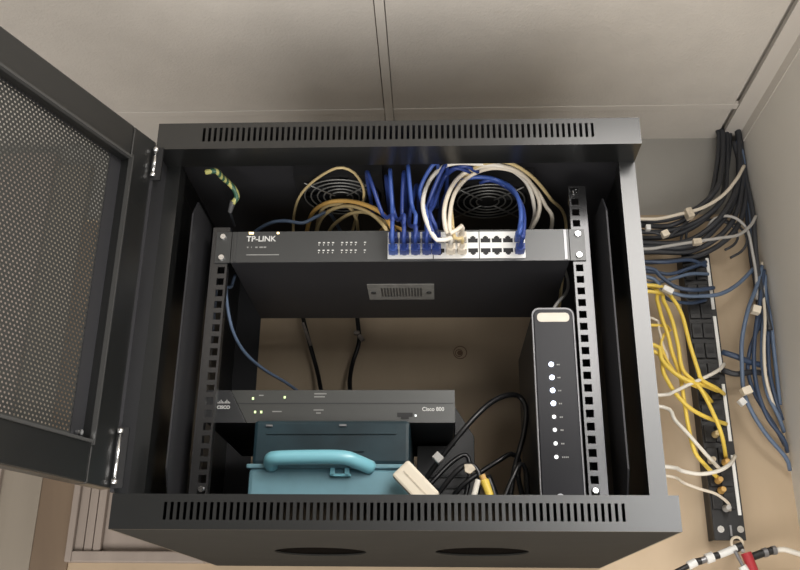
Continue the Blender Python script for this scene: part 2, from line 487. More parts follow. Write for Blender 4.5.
# ================================================================ SWITCH
SZ0, SZ1, SF, SBK = .3500, .3940, .1040, .3230
sw = empty('network_switch', (0, SBK-.1, SZ0))
def rel(o, root):
    o.parent = root; o.matrix_parent_inverse = Matrix.Translation(root.location).inverted(); return o
tag(sw, 'dark grey rack network switch with 24 ports and white lettering, bolted at top of rails', 'network switch')
def S(name, bm, m, **k): return rel(obj(name, bm, m, **k), sw)
S('chassis', B((-.2205, .2205, SF+.002, SBK, SZ0, SZ1)), M['switch_body'], bevel=.001)
S('front_panel', B((-.2205, .2205, SF, SF+.002, SZ0, SZ1)), M['switch'])
for s in (-1, 1):
    a, b = sorted((s*.2215, s*.2413))
    e = S('mounting_ear', B((a, b, .1045, .1068, SZ0, SZ1)), M['switch'])
    for z in (SZ0+.0063+.0005, SZ1-.0075):
        bm = CY((s*.2325, .1044, z), (s*.2325, .1012, z), .0044, .0036, n=16)
        box(bm, s*.2325-.003, s*.2325+.003, .1008, .1013, z-.0006, z+.0006)
        w = obj('bolt', bm, M['chrome'], e)
    S('edge_strip', B((*sorted((s*.2140, s*.2175)), SF-.0012, SF, SZ0+.001, SZ1-.001)), M['switch'] if s < 0 else M['silver'])
colx = [-.0140+.0145*k+.0018*(k//4) for k in range(12)]
colx = [.1560-(colx[-1]-c) for c in colx]
rowz = (.3790, .3622)
for g in range(3):
    xa, xb = colx[g*4]-.0076, colx[g*4+3]+.0076
    S('port_block', B((xa, xb, SF-.0025, SF, SZ0+.0030, SZ1-.0035)), M['white'], bevel=.0004)
for c in colx:
    for rz_, up in ((rowz[0], 1), (rowz[1], -1)):
        poly = [(1.12*u_, 1.18*v_) for u_, v_ in [(-.0056, -.0036), (.0056, -.0036), (.0056, .0012), (.0030, .0012), (.0030, .0030), (.0016, .0030), (.0016, .0042), (-.0016, .0042), (-.0016, .0030), (-.0030, .0030), (-.0030, .0012), (-.0056, .0012)]]
        bm = bmesh.new(); prism_xz(bm, [(c+x, rz_+up*z) for x, z in poly], SF-.0029, SF-.0024)
        S('port', bm, M['black'])
rel(text_mesh('logo', 'TP-LINK', .0108, (-.2015, SF-.0002, .3800), M['print'], None, .0002), sw)
bm = bmesh.new()
for k, w in enumerate((.002, .001, .003, .0045, .0035)): box(bm, -.2000+k*.0055, -.2000+k*.0055+w, SF-.0003, SF, .3705, .3725)
box(bm, -.2000, -.157, SF-.0003, SF, .3600, .3612)
S('small_print', bm, M['dimprint'])
bm = bmesh.new()
for k in range(12):
    for z in (.3765, .3655):
        x = -.112+.0060*k
        if (k*7+int(z*1e4)) % 5 == 0: continue
        box(bm, x, x+.0028, SF-.0003, SF, z, z+.0016); box(bm, x+.0004, x+.0016, SF-.0003, SF, z-.0032, z-.0018)
S('indicator_print', bm, M['print'])
S('power_light', B((-.1985, -.1925, SF-.0008, SF, .3905, .3932)), M['led_amber'])
S('power_light', B((-.1615, -.1585, SF-.0008, SF, .3905, .3928)), M['led_amber'])
lab = S('nameplate', B((-.0475, .0455, .182, .241, SZ0-.0012, SZ0)), M['plate'], bevel=.0003)
bm = bmesh.new(); 
for x in (-.040, .038): cyl(bm, (x, .212, SZ0-.0012), (x, .212, SZ0-.0028), .0035, n=14)
for k in range(14):
    x = -.029+k*.0042; box(bm, x, x+.0024, .195, .228, SZ0-.0014, SZ0-.0012)
S('nameplate_print', bm, M['switch'])

# ================================================================ ROUTER
RF = .170
ro = empty('router', (-.09, .29, .1530))
tag(ro, 'flat grey router with green lights resting on the blue plastic case', 'router')
def R_(name, bm, m, **k): return rel(obj(name, bm, m, **k), ro)
rx0, rx1, rz0, rz1 = -.2530, .0715, .1530, .1965
R_('chassis', B((rx0+.001, rx1-.001, RF+.004, .405, rz0+.001, rz1-.001)), M['router_dark'], bevel=.0015)
bm = bmesh.new(); prism_xz(bm, [(-.198, rz0), (rx1, rz0), (rx1, rz1), (-.222, rz1)], RF, RF+.004)
R_('front_panel', bm, M['router'], bevel=.0006)
bm = bmesh.new(); prism_xz(bm, [(rx0, rz0), (-.1985, rz0), (-.2225, rz1), (rx0, rz1)], RF, RF+.004)
R_('logo_panel', bm, M['router_dark'], bevel=.0006)
R_('face_groove', B((-.212, rx1-.002, RF-.0006, RF, .1778, .1790)), M['router_dark'])
bm = bmesh.new()
for k, h in enumerate((.003, .005, .008, .005, .003, .005, .008, .005, .003)):
    box(bm, -.2375+k*.0019, -.2375+k*.0019+.0009, RF-.0004, RF, .1785, .1785+h*.6)
R_('logo_bars', bm, M['print'])
rel(text_mesh('logo', 'CISCO', .0058, (-.2380, RF-.0002, .1715), M['print'], None, .0002), ro)
for x, z in ((-.1915, .1850), (-.1875, .1670), (-.1795, .1670), (-.1500, .1865)):
    R_('status_light', B((x-.0012, x+.0012, RF-.0010, RF, z-.0015, z+.0015)), M['led_green'])
bm = bmesh.new()
for x, z, w in ((-.1115, .1905, .016), (-.1115, .1865, .014), (-.1115, .1690, .013), (-.108, .165, .006), (-.165, .167, .012), (-.184, .1885, .006)):
    box(bm, x, x+w, RF-.0004, RF, z, z+.0014)
R_('small_print', bm, M['dimprint'])
R_('console_socket', B((-.003, .017, RF-.0008, RF, .1605, .1660), (.002, .012, RF-.0008, RF, .1575, .1605)), M['black'])
R_('socket_light', B((.0195, .0220, RF-.0010, RF, .1610, .1635)), M['led2'])
rel(text_mesh('model_lettering', 'Cisco 800', .0070, (.0290, RF-.0002, .1685), M['print'], None, .0001), ro)

# ================================================================ BLUE CASE
bc = empty('plastic_case', (-.085, .27, .0365))
tag(bc, 'translucent blue plastic carry case with a bright blue handle, under the router', 'plastic case')
def K_(name, bm, m, **k): return rel(obj(name, bm, m, **k), bc)
cf = .150; cx0, cx1 = -.1870, .0170
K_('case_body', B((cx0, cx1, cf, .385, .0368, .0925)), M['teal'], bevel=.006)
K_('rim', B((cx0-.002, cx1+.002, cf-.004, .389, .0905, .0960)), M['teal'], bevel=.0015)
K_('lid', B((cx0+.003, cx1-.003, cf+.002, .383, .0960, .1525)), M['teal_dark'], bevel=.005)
bm = B((cx0+.02, cx1-.02, cf-.0005, cf+.003, .134, .137), (cx0+.03, cx1-.06, cf-.0005, cf+.003, .112, .114))
K_('lid_rib', bm, M['teal_dark'])
# handle: grip bowed forward, ends turned back into the rim
bm = bmesh.new()
gp = spline([(-.158, cf, .094), (-.157, .136, .0985), (-.147, .129, .1000), (-.10, .128, .1010), (-.066, .129, .1005), (-.050, .136, .0965), (-.034, cf, .092)], .004)
sweep(bm, gp, .0090, 14)
K_('handle', bm, M['teal_handle'], sm=True)
K_('latch', B((-.084, -.058, cf-.008, cf, .0800, .0835), (-.084, -.078, cf-.008, cf, .0800, .0905), (-.066, -.060, cf-.008, cf, .0800, .0905)), M['teal_handle'], bevel=.001)
K_('lid_clip', B((-.168, -.160, cf-.002, cf+.003, .1435, .1455), (-.075, -.066, cf-.002, cf+.003, .1440, .1460)), M['silver'])

# black sloping plastic box behind the cords
bm = bmesh.new(); prism_xz(bm, [(.020, .0368), (.0995, .0368), (.1010, .163), (.0750, .205), (.0735, .205), (.0735, .150), (.020, .150)], .300, .400)
o = obj('power_supply_box', bm, M['darkplastic'], bevel=.003)
tag(o, 'black plastic box with a sloping shoulder, behind the looped black cords', 'box')
bm = B((.028, .094, .297, .300, .060, .064), (.028, .094, .297, .300, .075, .079), (.028, .094, .297, .300, .090, .094), (.028, .094, .297, .300, .105, .109))
obj('ribs', bm, M['black'], o)

# ================================================================ MODEM
mo = empty('modem', (.197, .20, .0365))
tag(mo, 'upright glossy black modem with a column of eight white lights', 'modem')
def Q_(name, bm, m, **k): return rel(obj(name, bm, m, **k), mo)
mx0, mx1, mz1 = .1670, .2205, .2840; mc = (mx0+mx1)/2; mh = mz1-.0368; mzc = (mz1+.0368)/2
SH = math.tan(math.radians(-.0))
bm = bmesh.new(); prism_xz(bm, [(mc+x, mzc+z) for x, z in rounded(.052, mh-.003, .009)], .104, .300); Q_('housing', bm, M['darkplastic'], bevel=.001)
bm = bmesh.new(); prism_xz(bm, [(mc+x, mzc+z) for x, z in rounded(.0535, mh, .010)], .100, .105); Q_('silver_trim', bm, M['trimgrey'], bevel=.0008)
bm = bmesh.new(); prism_xz(bm, [(mc+x, mzc+z) for x, z in rounded(.0490, mh-.006, .008)], .0980, .1002); Q_('front_panel', bm, M['gloss'], bevel=.0012)
bm = bmesh.new(); pr_ = [(mc+x, mz1-.014+z) for x, z in rounded(.040, .012, .005)]; prism_xz(bm, pr_, .0974, .0982); Q_('top_reflection', bm, M['glare'], bevel=.0003)  # pale patch standing in for the ceiling lamp's reflection
zl = [0.2088, 0.1923, 0.1761, 0.16, 0.1435, 0.1278, 0.1116, 0.0956]
bm = bmesh.new()
for k, z in enumerate(zl):
    x = .1880
    b2 = CY((x, .0978, z), (x, .0968, z), .0031 if k < 4 else .0024, n=16)
    Q_('indicator_light', b2, M['led'] if k < 4 else M['led2'])
    w = .006 if k < 7 else .010
    for q in range(int(w/.0021)): box(bm, x+.0068+q*.0021, x+.0068+q*.0021+.0014, .0976, .0981, z-.0010, z+.0006)
Q_('light_captions', bm, M['dimprint'])
Q_('round_button', CY((.1900, .0980, .0480), (.1900, .0950, .0480), .0048, n=20), M['silver'])

# ================================================================ CABLES IN THE CABINET
G1 = 'blue patch cables in the switch'
def col(i): return colx[i]
# blue: front plugs in the left six columns, each cable rises and goes back over the switch
bl = [(0,0,'from the leftmost port, leaning left'),(0,1,'second from left, standing nearly straight'),(1,0,'rising just right of the yellow cables'),(1,1,'behind the first upright blue cable'),
      (2,0,'bright, upright in the middle of the cluster'),(2,1,'lower port, in the middle of the cluster'),(3,0,'bowing right beside the white cables'),(3,1,'lowest right of the cluster')]
ends = [(-0.042, 0.0754, 0.466),(-0.0114, 0.0707, 0.466),(-0.0175, 0.0869, 0.466),(0.0067, 0.0765, 0.466),(0.0125, 0.0606, 0.466),(0.0231, 0.113, 0.466),(0.0501, 0.0536, 0.466),(0.0618, 0.0591, 0.466)]
mids = [(-0.0198, 0.075, 0.4027),(-0.0081, 0.07, 0.4144),(-0.0035, 0.085, 0.4031),(0.0045, 0.08, 0.4049),(0.0176, 0.07, 0.4142),(0.0134, 0.085, 0.3972),(0.0278, 0.075, 0.4384),(0.0355, 0.085, 0.4143)]
for k, (ci, rr, wh) in enumerate(bl):
    x = col(ci); z = rowz[rr]; e = ends[k]; md = mids[k]
    pts = [(x, SF-.029, z), (x, SF-.040, z+.004), (x+.001*k/4, SF-.044, z+.016), PP(*md), PP(*e), ]
    ev = Vector(pts[-1]); pts.append((ev.x, min(.46, ev.y+.12), ev.z-.004))
    cable('patch_cable', pts, .0027, M['blue_b' if k in (1, 4, 6) else 'blue'], 'blue patch cable '+wh+' in the switch', G1, (x, SF, z))
for k, (ci, rr) in enumerate(((4, 1), (4, 0))):
    x = col(ci); z = rowz[rr]
    pts = [(x-.004, SF-.029, z), (x-.006, SF-.042, z+.004), (x-.012, SF-.046, z+.018), *([[(0.042, 0.08, 0.419), (0.0554, 0.0995, 0.466), (0.0735, 0.0673, 0.466), (0.0934, 0.0784, 0.466)], [(0.0459, 0.08, 0.4189), (0.0607, 0.0913, 0.466), (0.0838, 0.0622, 0.466), (0.1039, 0.0787, 0.466)]])[k]]
    cable('patch_cable', pts, .0027, M['blue'], ('blue patch cable curving behind the first white loop' if k == 0 else 'blue patch cable between the two white loops'), G1, (x-.004, SF, z))
# long blue arc to the far right port
x = col(11)
pts = [(x, SF-.029, rowz[0]), (x, SF-.042, rowz[0]+.004), P(0.1521, 0.062, 0.3668), P(0.1563, 0.065, 0.4003), P(0.1513, 0.08, 0.4367), P(0.134, 0.1, 0.4638), P(0.1071, 0.0924, 0.466), P(0.0809, 0.1029, 0.466), P(0.0612, 0.146, 0.466), P(0.0515, 0.2388, 0.466), P(0.0499, 0.33, 0.4454)]
cable('patch_cable', pts, .0029, M['blue_b'], 'blue patch cable arching over the free ports to the last upper port', None, (x, SF, rowz[0]))
pts = [(x, SF-.029, rowz[1]), (x, SF-.040, rowz[1]+.006), P(0.1572, 0.064, 0.3635), P(0.1607, 0.072, 0.3994), P(0.1564, 0.095, 0.4356), P(0.142, 0.1184, 0.466), P(0.1208, 0.101, 0.466), P(0.1079, 0.1091, 0.466)]
cable('patch_cable', pts, .0027, M['blue'], 'darker blue patch cable from the last lower port', None, (x, SF, rowz[1]))
# white / cream
wl = [((5,1),[P(0.0495, 0.06, 0.3599),P(0.0357, 0.058, 0.3868),P(0.0319, 0.065, 0.4187),P(0.0408, 0.085, 0.4583),P(0.0579, 0.0643, 0.466),P(0.0772, 0.0542, 0.466),P(0.103, 0.0574, 0.466),P(0.1384, 0.0661, 0.466),P(0.1693, 0.1076, 0.466),P(0.1836, 0.15, 0.4528),P(0.1831, 0.18, 0.4367),(.158,.27,.40)],'whitec',.0029,'white patch cable bowing left of the others towards the blue cluster'),
      ((5,0),[P(0.0621, 0.064, 0.3713),P(0.0586, 0.06, 0.3988),P(0.0667, 0.07, 0.4353),P(0.0844, 0.0836, 0.466),P(0.1123, 0.0629, 0.466),P(0.145, 0.0689, 0.466),P(0.1715, 0.1021, 0.466),P(0.1895, 0.14, 0.4554),P(0.1883, 0.15, 0.4359),P(0.1786, 0.17, 0.4212),(.165,.26,.40)],'cream',.0030,'cream patch cable making the full wide arch back down right'),
      ((6,0),[P(0.0671, 0.062, 0.3703),P(0.0661, 0.062, 0.3955),P(0.0732, 0.075, 0.4335),P(0.0938, 0.0893, 0.466),P(0.1217, 0.0684, 0.466),P(0.1537, 0.0798, 0.466),P(0.1798, 0.1192, 0.466),P(0.1987, 0.15, 0.4527),P(0.2095, 0.17, 0.4316),(.195,.28,.39)],'cream',.0028,'cream patch cable in the outer arch, ending further right'),
      ((6,1),[P(0.0721, 0.066, 0.3652),P(0.0688, 0.07, 0.3923),P(0.0694, 0.085, 0.4285),P(0.0835, 0.1002, 0.466),P(0.1032, 0.0627, 0.466),P(0.1374, 0.053, 0.466),P(0.1728, 0.0883, 0.466),P(0.2068, 0.1551, 0.466),P(0.2405, 0.2426, 0.466),(.235,.33,.36)],'straw',.0024,'thin straw patch cable crossing to the right rail')]
for (ci, rr), mid, m, r, lb in wl:
    x = col(ci); z = rowz[rr]
    cable('patch_cable', [(x, SF-.029, z), (x-.001, SF-.040, z+.002)]+mid, r, M[m], lb+' above the switch', 'white patch cables in the switch', (x, SF, z), M['cream'])
cable('grey_cable', [P(0.2354, 0.26, 0.414),P(0.2344, 0.22, 0.3662),P(0.226, 0.19, 0.338),P(0.2071, 0.16, 0.3094),(.190,.165,.280)], .0022, M['grey'], 'thin grey cable dropping from behind the switch to the modem top')
# yellow group behind the left of the switch
yl = [([P(-0.1635, 0.24, 0.444),P(-0.1574, 0.2011, 0.466),P(-0.1401, 0.1417, 0.466),P(-0.1133, 0.0958, 0.466),P(-0.0804, 0.0638, 0.466),P(-0.0604, 0.075, 0.466),P(-0.0505, 0.1171, 0.466),P(-0.0529, 0.15, 0.4615),P(-0.0626, 0.17, 0.4498),P(-0.0787, 0.24, 0.4432)],'straw',.0019,'thin pale yellow cable making the tall loop over the left fan'),
      ([P(-0.1473, 0.25, 0.4484),P(-0.1308, 0.1983, 0.466),P(-0.105, 0.1638, 0.466),P(-0.0753, 0.15, 0.4618),P(-0.0469, 0.13, 0.4451),P(-0.0221, 0.11, 0.4214),P(-0.0093, 0.1, 0.3959),P(-0.0058, 0.14, 0.3969),P(-0.016, 0.24, 0.4074)],'amber',.0032,'thick amber cable, topmost of the low yellow arches'),
      ([P(-0.1344, 0.27, 0.4408),P(-0.1229, 0.21, 0.4523),P(-0.1052, 0.18, 0.4599),P(-0.0789, 0.16, 0.4591),P(-0.0531, 0.14, 0.4441),P(-0.0294, 0.12, 0.4189),P(-0.0151, 0.11, 0.3949),P(-0.0074, 0.24, 0.4265)],'straw',.0028,'straw cable just under the thick amber arch'),
      ([P(-0.1193, 0.27, 0.4407),P(-0.1051, 0.21, 0.4457),P(-0.0862, 0.18, 0.4486),P(-0.0674, 0.16, 0.448),P(-0.0455, 0.15, 0.4429),P(-0.0218, 0.13, 0.4192),P(-0.0049, 0.12, 0.398),P(-0.0015, 0.24, 0.4184)],'straw',.0026,'straw cable, lowest of the yellow arches'),
      ([P(-0.0668, 0.26, 0.4358),P(-0.0634, 0.2, 0.4374),P(-0.0639, 0.17, 0.4451),P(-0.0723, 0.165, 0.4584),P(-0.0898, 0.1673, 0.466),P(-0.1147, 0.1857, 0.466),P(-0.1325, 0.25, 0.4549)],'straw',.0026,'short straw cable dropping straight behind the switch'),
      ([P(-0.0472, 0.26, 0.4324),P(-0.029, 0.16, 0.4184),P(-0.0131, 0.12, 0.4084),P(0.0038, 0.1, 0.3929),P(0.0111, 0.12, 0.3876),P(0.0103, 0.24, 0.4072)],'amber',.0024,'short amber cable half hidden among the blue plugs')]
for pts, m, r, lb in yl:
    cable('yellow_cable', pts, r, M[m], lb, 'yellow cables behind the switch')
cable('dark_cable', [P(-0.251, 0.26, 0.4177),P(-0.219, 0.2, 0.4309),P(-0.188, 0.17, 0.437),P(-0.1623, 0.16, 0.4366),P(-0.1369, 0.16, 0.4332),P(-0.1178, 0.17, 0.4488),P(-0.1047, 0.1989, 0.466),P(-0.0906, 0.28, 0.4616)], .0026, M['slate'], 'dark slate cable lying along the top left of the switch')
# striped ground wire, top left
bm = bmesh.new()
gw = spline([P(-0.2548, 0.0707, 0.466),P(-0.2409, 0.0683, 0.466),P(-0.2366, 0.0848, 0.466),P(-0.2309, 0.1017, 0.466),P(-0.224, 0.11, 0.4596),P(-0.2217, 0.115, 0.4515),P(-0.2277, 0.12, 0.445)], .002)
sweep(bm, gw, .0038, 8)
o = obj('ground_wire', bm, M['gw'], sm=True); tag(o, 'short curled green and yellow ground wire near the top left corner', 'wire')
bm = bmesh.new()
cyl(bm, P(-0.2274, 0.118, 0.4471), P(-0.2333, 0.13, 0.4364), .0040, .0030, n=10)
obj('wire_lug', bm, M['silver'], o)
bm = bmesh.new(); cyl(bm, P(-0.2333, 0.13, 0.4364), (P(-0.2333, 0.13, 0.4364)[0], .16, .430), .002, n=8); obj('wire_tail', bm, M['charcoal'], o)
# cables hanging inside
cable('black_cable', [(-.236,.20,.372),(-.238,.19,.350),P(-0.2396, 0.17, 0.3374),P(-0.2335, 0.19, 0.2936),P(-0.2233, 0.23, 0.2703),P(-0.2049, 0.28, 0.2587),P(-0.1789, 0.33, 0.2516),P(-0.1633, 0.37, 0.2468),P(-0.1496, 0.42, 0.2437)], .0023, M['slate'], 'dark slate cable sagging from the left rail behind the router')
o = cable('black_cable', [P(-0.1834, 0.47, 0.4249),P(-0.1768, 0.47, 0.3958),P(-0.1646, 0.47, 0.3547),P(-0.1509, 0.47, 0.311),P(-0.1381, 0.45, 0.263),P(-0.1267, 0.42, 0.2276)], .0036, M['blackc'], 'black cable with a grey sleeve hanging behind the router, left of two')
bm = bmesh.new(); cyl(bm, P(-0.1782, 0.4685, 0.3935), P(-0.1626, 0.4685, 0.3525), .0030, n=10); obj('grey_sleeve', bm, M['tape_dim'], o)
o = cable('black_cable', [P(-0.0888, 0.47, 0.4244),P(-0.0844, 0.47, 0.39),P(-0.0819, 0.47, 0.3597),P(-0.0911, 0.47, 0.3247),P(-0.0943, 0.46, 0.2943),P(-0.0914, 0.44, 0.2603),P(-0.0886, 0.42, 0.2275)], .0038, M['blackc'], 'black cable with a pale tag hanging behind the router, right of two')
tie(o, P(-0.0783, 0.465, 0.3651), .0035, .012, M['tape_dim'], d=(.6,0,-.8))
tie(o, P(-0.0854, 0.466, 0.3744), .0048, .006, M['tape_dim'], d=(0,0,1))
# looping black cords beside the modem
c1 = cable('black_cord', [P(0.0068, 0.2, 0.0537),P(0.0286, 0.19, 0.0786),P(0.0491, 0.18, 0.1047),P(0.0709, 0.17, 0.1308),P(0.0969, 0.17, 0.1605),P(0.1198, 0.18, 0.1827),P(0.1417, 0.19, 0.1946),P(0.1583, 0.2, 0.1945),P(0.1654, 0.2, 0.1769),P(0.1616, 0.2, 0.1477),P(0.154, 0.2, 0.1215),P(0.1457, 0.19, 0.094),P(0.1395, 0.19, 0.0615)], .0036, M['blackc'], 'black power cord making the tall loop left of the modem')
tie(c1, P(0.0491, 0.165, 0.1069), .006, .010, M['grey'], name='cord_clip', d=(.7,0,.7))
cable('black_cord', [P(0.0388, 0.17, 0.0497),P(0.0563, 0.16, 0.0714),P(0.0712, 0.155, 0.0878),P(0.0837, 0.155, 0.0964),P(0.0948, 0.155, 0.094),P(0.1007, 0.155, 0.0805),P(0.0981, 0.16, 0.0666),P(0.0928, 0.16, 0.0485)], .0034, M['blackc'], 'black cord making the small low loop beside the cream adapter')
cable('black_cord', [P(0.0619, 0.23, 0.058),P(0.0802, 0.22, 0.081),P(0.1093, 0.22, 0.1018),P(0.1306, 0.22, 0.1149),P(0.1457, 0.225, 0.1238),P(0.1564, 0.23, 0.1168),P(0.1543, 0.23, 0.0971),P(0.1574, 0.23, 0.0776),P(0.1605, 0.23, 0.0584)], .0034, M['blackc'], 'black cord in the middle-height loop left of the modem')
cable('black_cord', [P(0.0252, 0.24, 0.0722),P(0.0464, 0.24, 0.0946),P(0.068, 0.245, 0.1168),P(0.0871, 0.25, 0.1272),P(0.0921, 0.25, 0.107),P(0.0847, 0.25, 0.0674)], .0032, M['blackc'], 'black cord curled against the black box')
cable('black_cord', [P(0.1263, 0.15, 0.0472),P(0.1343, 0.15, 0.0676),P(0.1422, 0.15, 0.0834),P(0.1505, 0.155, 0.0978),P(0.1581, 0.16, 0.0913),P(0.16, 0.17, 0.0562)], .0030, M['blackc'], 'short black cord end against the modem foot')
cable('black_cord', [P(0.1108, 0.18, 0.0872),P(0.1167, 0.18, 0.0735),P(0.1222, 0.18, 0.0514)], .0050, M['blackc'], 'thick black cord stub beside the yellow plug')
def slab(name, px0, px1, y, w, h, t, m, label, cat):
    a, b = Vector(px0), Vector(px1); u = (b-a).normalized(); tt = Vector((0,-1,0)); wv = u.cross(tt).normalized(); c = (a+b)/2
    mx = Matrix(((u.x, tt.x, wv.x, c.x), (u.y, tt.y, wv.y, c.y), (u.z, tt.z, wv.z, c.z), (0,0,0,1)))
    bm = bmesh.new(); L = (b-a).length; box(bm, -L/2, L/2, -t/2, t/2, -w/2, w/2, mx=mx)
    o = obj(name, bm, m, bevel=.003); tag(o, label, cat)
    bm = bmesh.new(); box(bm, -L*.38, L*.42, t/2, t/2+.0006, -.0008, .0008, mx=mx); obj('seam', bm, M['tape'], o)
    bm = bmesh.new(); box(bm, L/2, L/2+.010, -t*.3, t*.3, -w*.25, w*.25, mx=mx); obj('strain_relief', bm, M['white'], o)
    return o
slab('power_adapter', P(0.0032, 0.12, 0.0863), P(0.0416, 0.12, 0.0463), .12, .027, .05, .014, M['tag'], 'cream plug adapter leaning in front of the blue case', 'adapter')
bm = bmesh.new(); cyl(bm, P(0.1053, 0.15, 0.0772), P(0.1121, 0.15, 0.0579), .0058, .0048, n=14); 
o = obj('cable_connector', bm, M['yellow'], bevel=.001); tag(o, 'yellow plug among the black cords left of the modem', 'plug')
obj('connector_collar', CY(P(0.103, 0.15, 0.0833), P(0.1053, 0.15, 0.0772), .0040, n=12), M['amber'], o)
bm = bmesh.new(); cyl(bm, P(0.0977, 0.145, 0.0764), P(0.0924, 0.145, 0.0571), .0036, n=12)
o = obj('cable_connector', bm, M['whitec']); tag(o, 'small white plug beside the yellow plug', 'plug')
bm = bmesh.new(); prism_xz(bm, [(0.081, 0.0958), (0.0908, 0.0958), (0.0956, 0.0897), (0.0881, 0.0836), (0.082, 0.086)], .145, .152)
o = obj('wire_nut', bm, M['tape'], bevel=.0008); tag(o, 'beige plastic wire tag on the small black cord loop', 'tag')

# ================================================================ PATCH PANEL ON THE WALL
pp = empty('patch_panel', (.49, .5, .045))
tag(pp, 'black upright patch panel with white label strips screwed to the plywood', 'patch panel')
def T_(name, bm, m, **k): return rel(obj(name, bm, m, **k), pp)
PF = .462
T_('bracket', B((.4705, .4735, PF+.002, WY, .041, .512), (.5120, .5150, PF+.002, WY, .046, .512), (.4705, .5150, PF+.02, PF+.022, .041, .512)), M['darkplastic'])
T_('front_plate', B((.4690, .5165, PF, PF+.002, .039, .514)), M['darkplastic'], bevel=.0006)
for k in range(12):
    z = .098+k*.0345
    for j, x in enumerate((.4795, .4975)):
        b = T_('jack_housing', B((x-.0085, x+.0085, PF-.004, PF, z-.013, z+.013)), M['darkplastic'], bevel=.001)
        obj('jack', B((x-.0055, x+.0055, PF-.0046, PF-.0038, z-.005, z+.005)), M['black'], b)
        b2 = b.children[0]; b2.matrix_parent_inverse = Matrix.Identity(4)
for z1_, z0_ in [(0.5048, 0.4121), (0.3997, 0.3032), (0.2831, 0.1904), (0.1683, 0.0763)]:
    T_('label_strip', B((.5085, .5135, PF-.002, PF, z0_, z1_)), M['white'])
for x in (.4790, .5085):
    b = CY((x, PF, .0550), (x, PF-.004, .0550), .0062, .0052, n=20); T_('screw', b, M['chrome'])
T_('bracket_pin', B((.4925, .4955, PF-.004, PF, .045, .061)), M['silver'])

# ================================================================ CABLES ON THE WALL
# dark bundle rising to the ceiling in the corner
SX = .302
bund = [[(0.4126, 0.44, 0.5662), (0.4856, 0.44, 0.5827), (0.5348, 0.44, 0.6246), (0.5619, 0.47, 0.6905), (0.5749, 0.482, 0.7532)], [(0.4161, 0.444, 0.5586), (0.4678, 0.444, 0.5657), (0.5202, 0.444, 0.6074), (0.551, 0.474, 0.6786), (0.5689, 0.486, 0.7536)], [(0.4127, 0.448, 0.5491), (0.489, 0.448, 0.5636), (0.5455, 0.448, 0.6092), (0.5729, 0.478, 0.6887), (0.5851, 0.49, 0.7579)], [(0.4161, 0.452, 0.5396), (0.4822, 0.452, 0.5542), (0.5389, 0.452, 0.6016), (0.5705, 0.482, 0.6746), (0.5917, 0.494, 0.7581)], [(0.4121, 0.44, 0.5248), (0.4798, 0.44, 0.5298), (0.5392, 0.44, 0.5764), (0.5862, 0.47, 0.6598), (0.604, 0.482, 0.7549)], [(0.4124, 0.444, 0.5192), (0.4798, 0.444, 0.5205), (0.5274, 0.444, 0.5538), (0.5804, 0.474, 0.632), (0.6029, 0.486, 0.751)], [(0.4126, 0.448, 0.5116), (0.4886, 0.448, 0.5147), (0.5532, 0.448, 0.5611), (0.595, 0.478, 0.654), (0.6101, 0.49, 0.7554)], [(0.4153, 0.452, 0.4948), (0.4973, 0.452, 0.5071), (0.5619, 0.452, 0.5535), (0.6022, 0.482, 0.646), (0.6096, 0.494, 0.7557)]]
for k, pth in enumerate(bund):
    pts = [(SX, .40+.005*k, .575-.012*k)]+list(pth)
    e = Vector(pts[-1]); pts.append((e.x, e.y, .772))
    cable('riser_cable', pts, .0046, M['charcoal'], 'dark cable sweeping from the cabinet up to the ceiling corner', 'dark cables rising to the ceiling corner')
for k in range(5):
    pts = ([[(0.5948, 0.485, 0.7463), (0.6003, 0.485, 0.6779), (0.5986, 0.485, 0.5979), (0.5933, 0.48, 0.5186), (0.5927, 0.475, 0.4516), (0.5893, 0.47, 0.3783)], [(0.5984, 0.485, 0.7463), (0.6031, 0.485, 0.6779), (0.5996, 0.481, 0.5959), (0.5938, 0.476, 0.5169), (0.5929, 0.471, 0.4501), (0.591, 0.466, 0.3769)], [(0.602, 0.485, 0.7462), (0.606, 0.485, 0.6779), (0.6007, 0.477, 0.594), (0.5943, 0.472, 0.5151), (0.593, 0.467, 0.4485), (0.5928, 0.462, 0.3755)], [(0.6056, 0.485, 0.7462), (0.6088, 0.485, 0.6778), (0.6017, 0.473, 0.592), (0.5948, 0.468, 0.5134), (0.5932, 0.463, 0.4469), (0.5945, 0.458, 0.3742)], [(0.6092, 0.485, 0.7461), (0.6116, 0.485, 0.6778), (0.6028, 0.469, 0.59), (0.5953, 0.464, 0.5116), (0.5933, 0.459, 0.4454), (0.5962, 0.454, 0.3728)]])[k]
    pts = [(min(q[0], .606), q[1], q[2]) for q in pts]
    cable('riser_cable', pts, .0048, M[('charcoal','navy','charcoal','slate','charcoal')[k]], 'dark cable running straight down the room corner', 'dark cables down the room corner')
# pale tagged cables
def wallc(name, pp_, r, m, label, group=None, start=True):
    pts = [PP(*q) for q in pp_]
    if start: a = Vector(pts[0]); pts = [(SX, a.y, a.z+.002)]+pts
    return cable(name, pts, r, M[m], label, group)
o = wallc('grey_cable', [(0.4027, 0.42, 0.5604),(0.4279, 0.42, 0.5611),(0.4622, 0.42, 0.5692),(0.5003, 0.42, 0.5802),(0.5383, 0.425, 0.6052),(0.5677, 0.43, 0.6384),(0.5927, 0.45, 0.6768)], .0030, 'cream', 'cream cable curving up right from the cabinet, highest on the wall')
tie(o, P(0.476, 0.416, 0.5671), .0085, .011, M['tape'], d=(.9,0,.3))
o = wallc('grey_cable', [(0.403, 0.43, 0.5408),(0.4196, 0.43, 0.5388),(0.4408, 0.43, 0.533),(0.4677, 0.435, 0.5538),(0.497, 0.445, 0.5812)], .0022, 'charcoal', 'thin dark cable carrying two small cream tags')
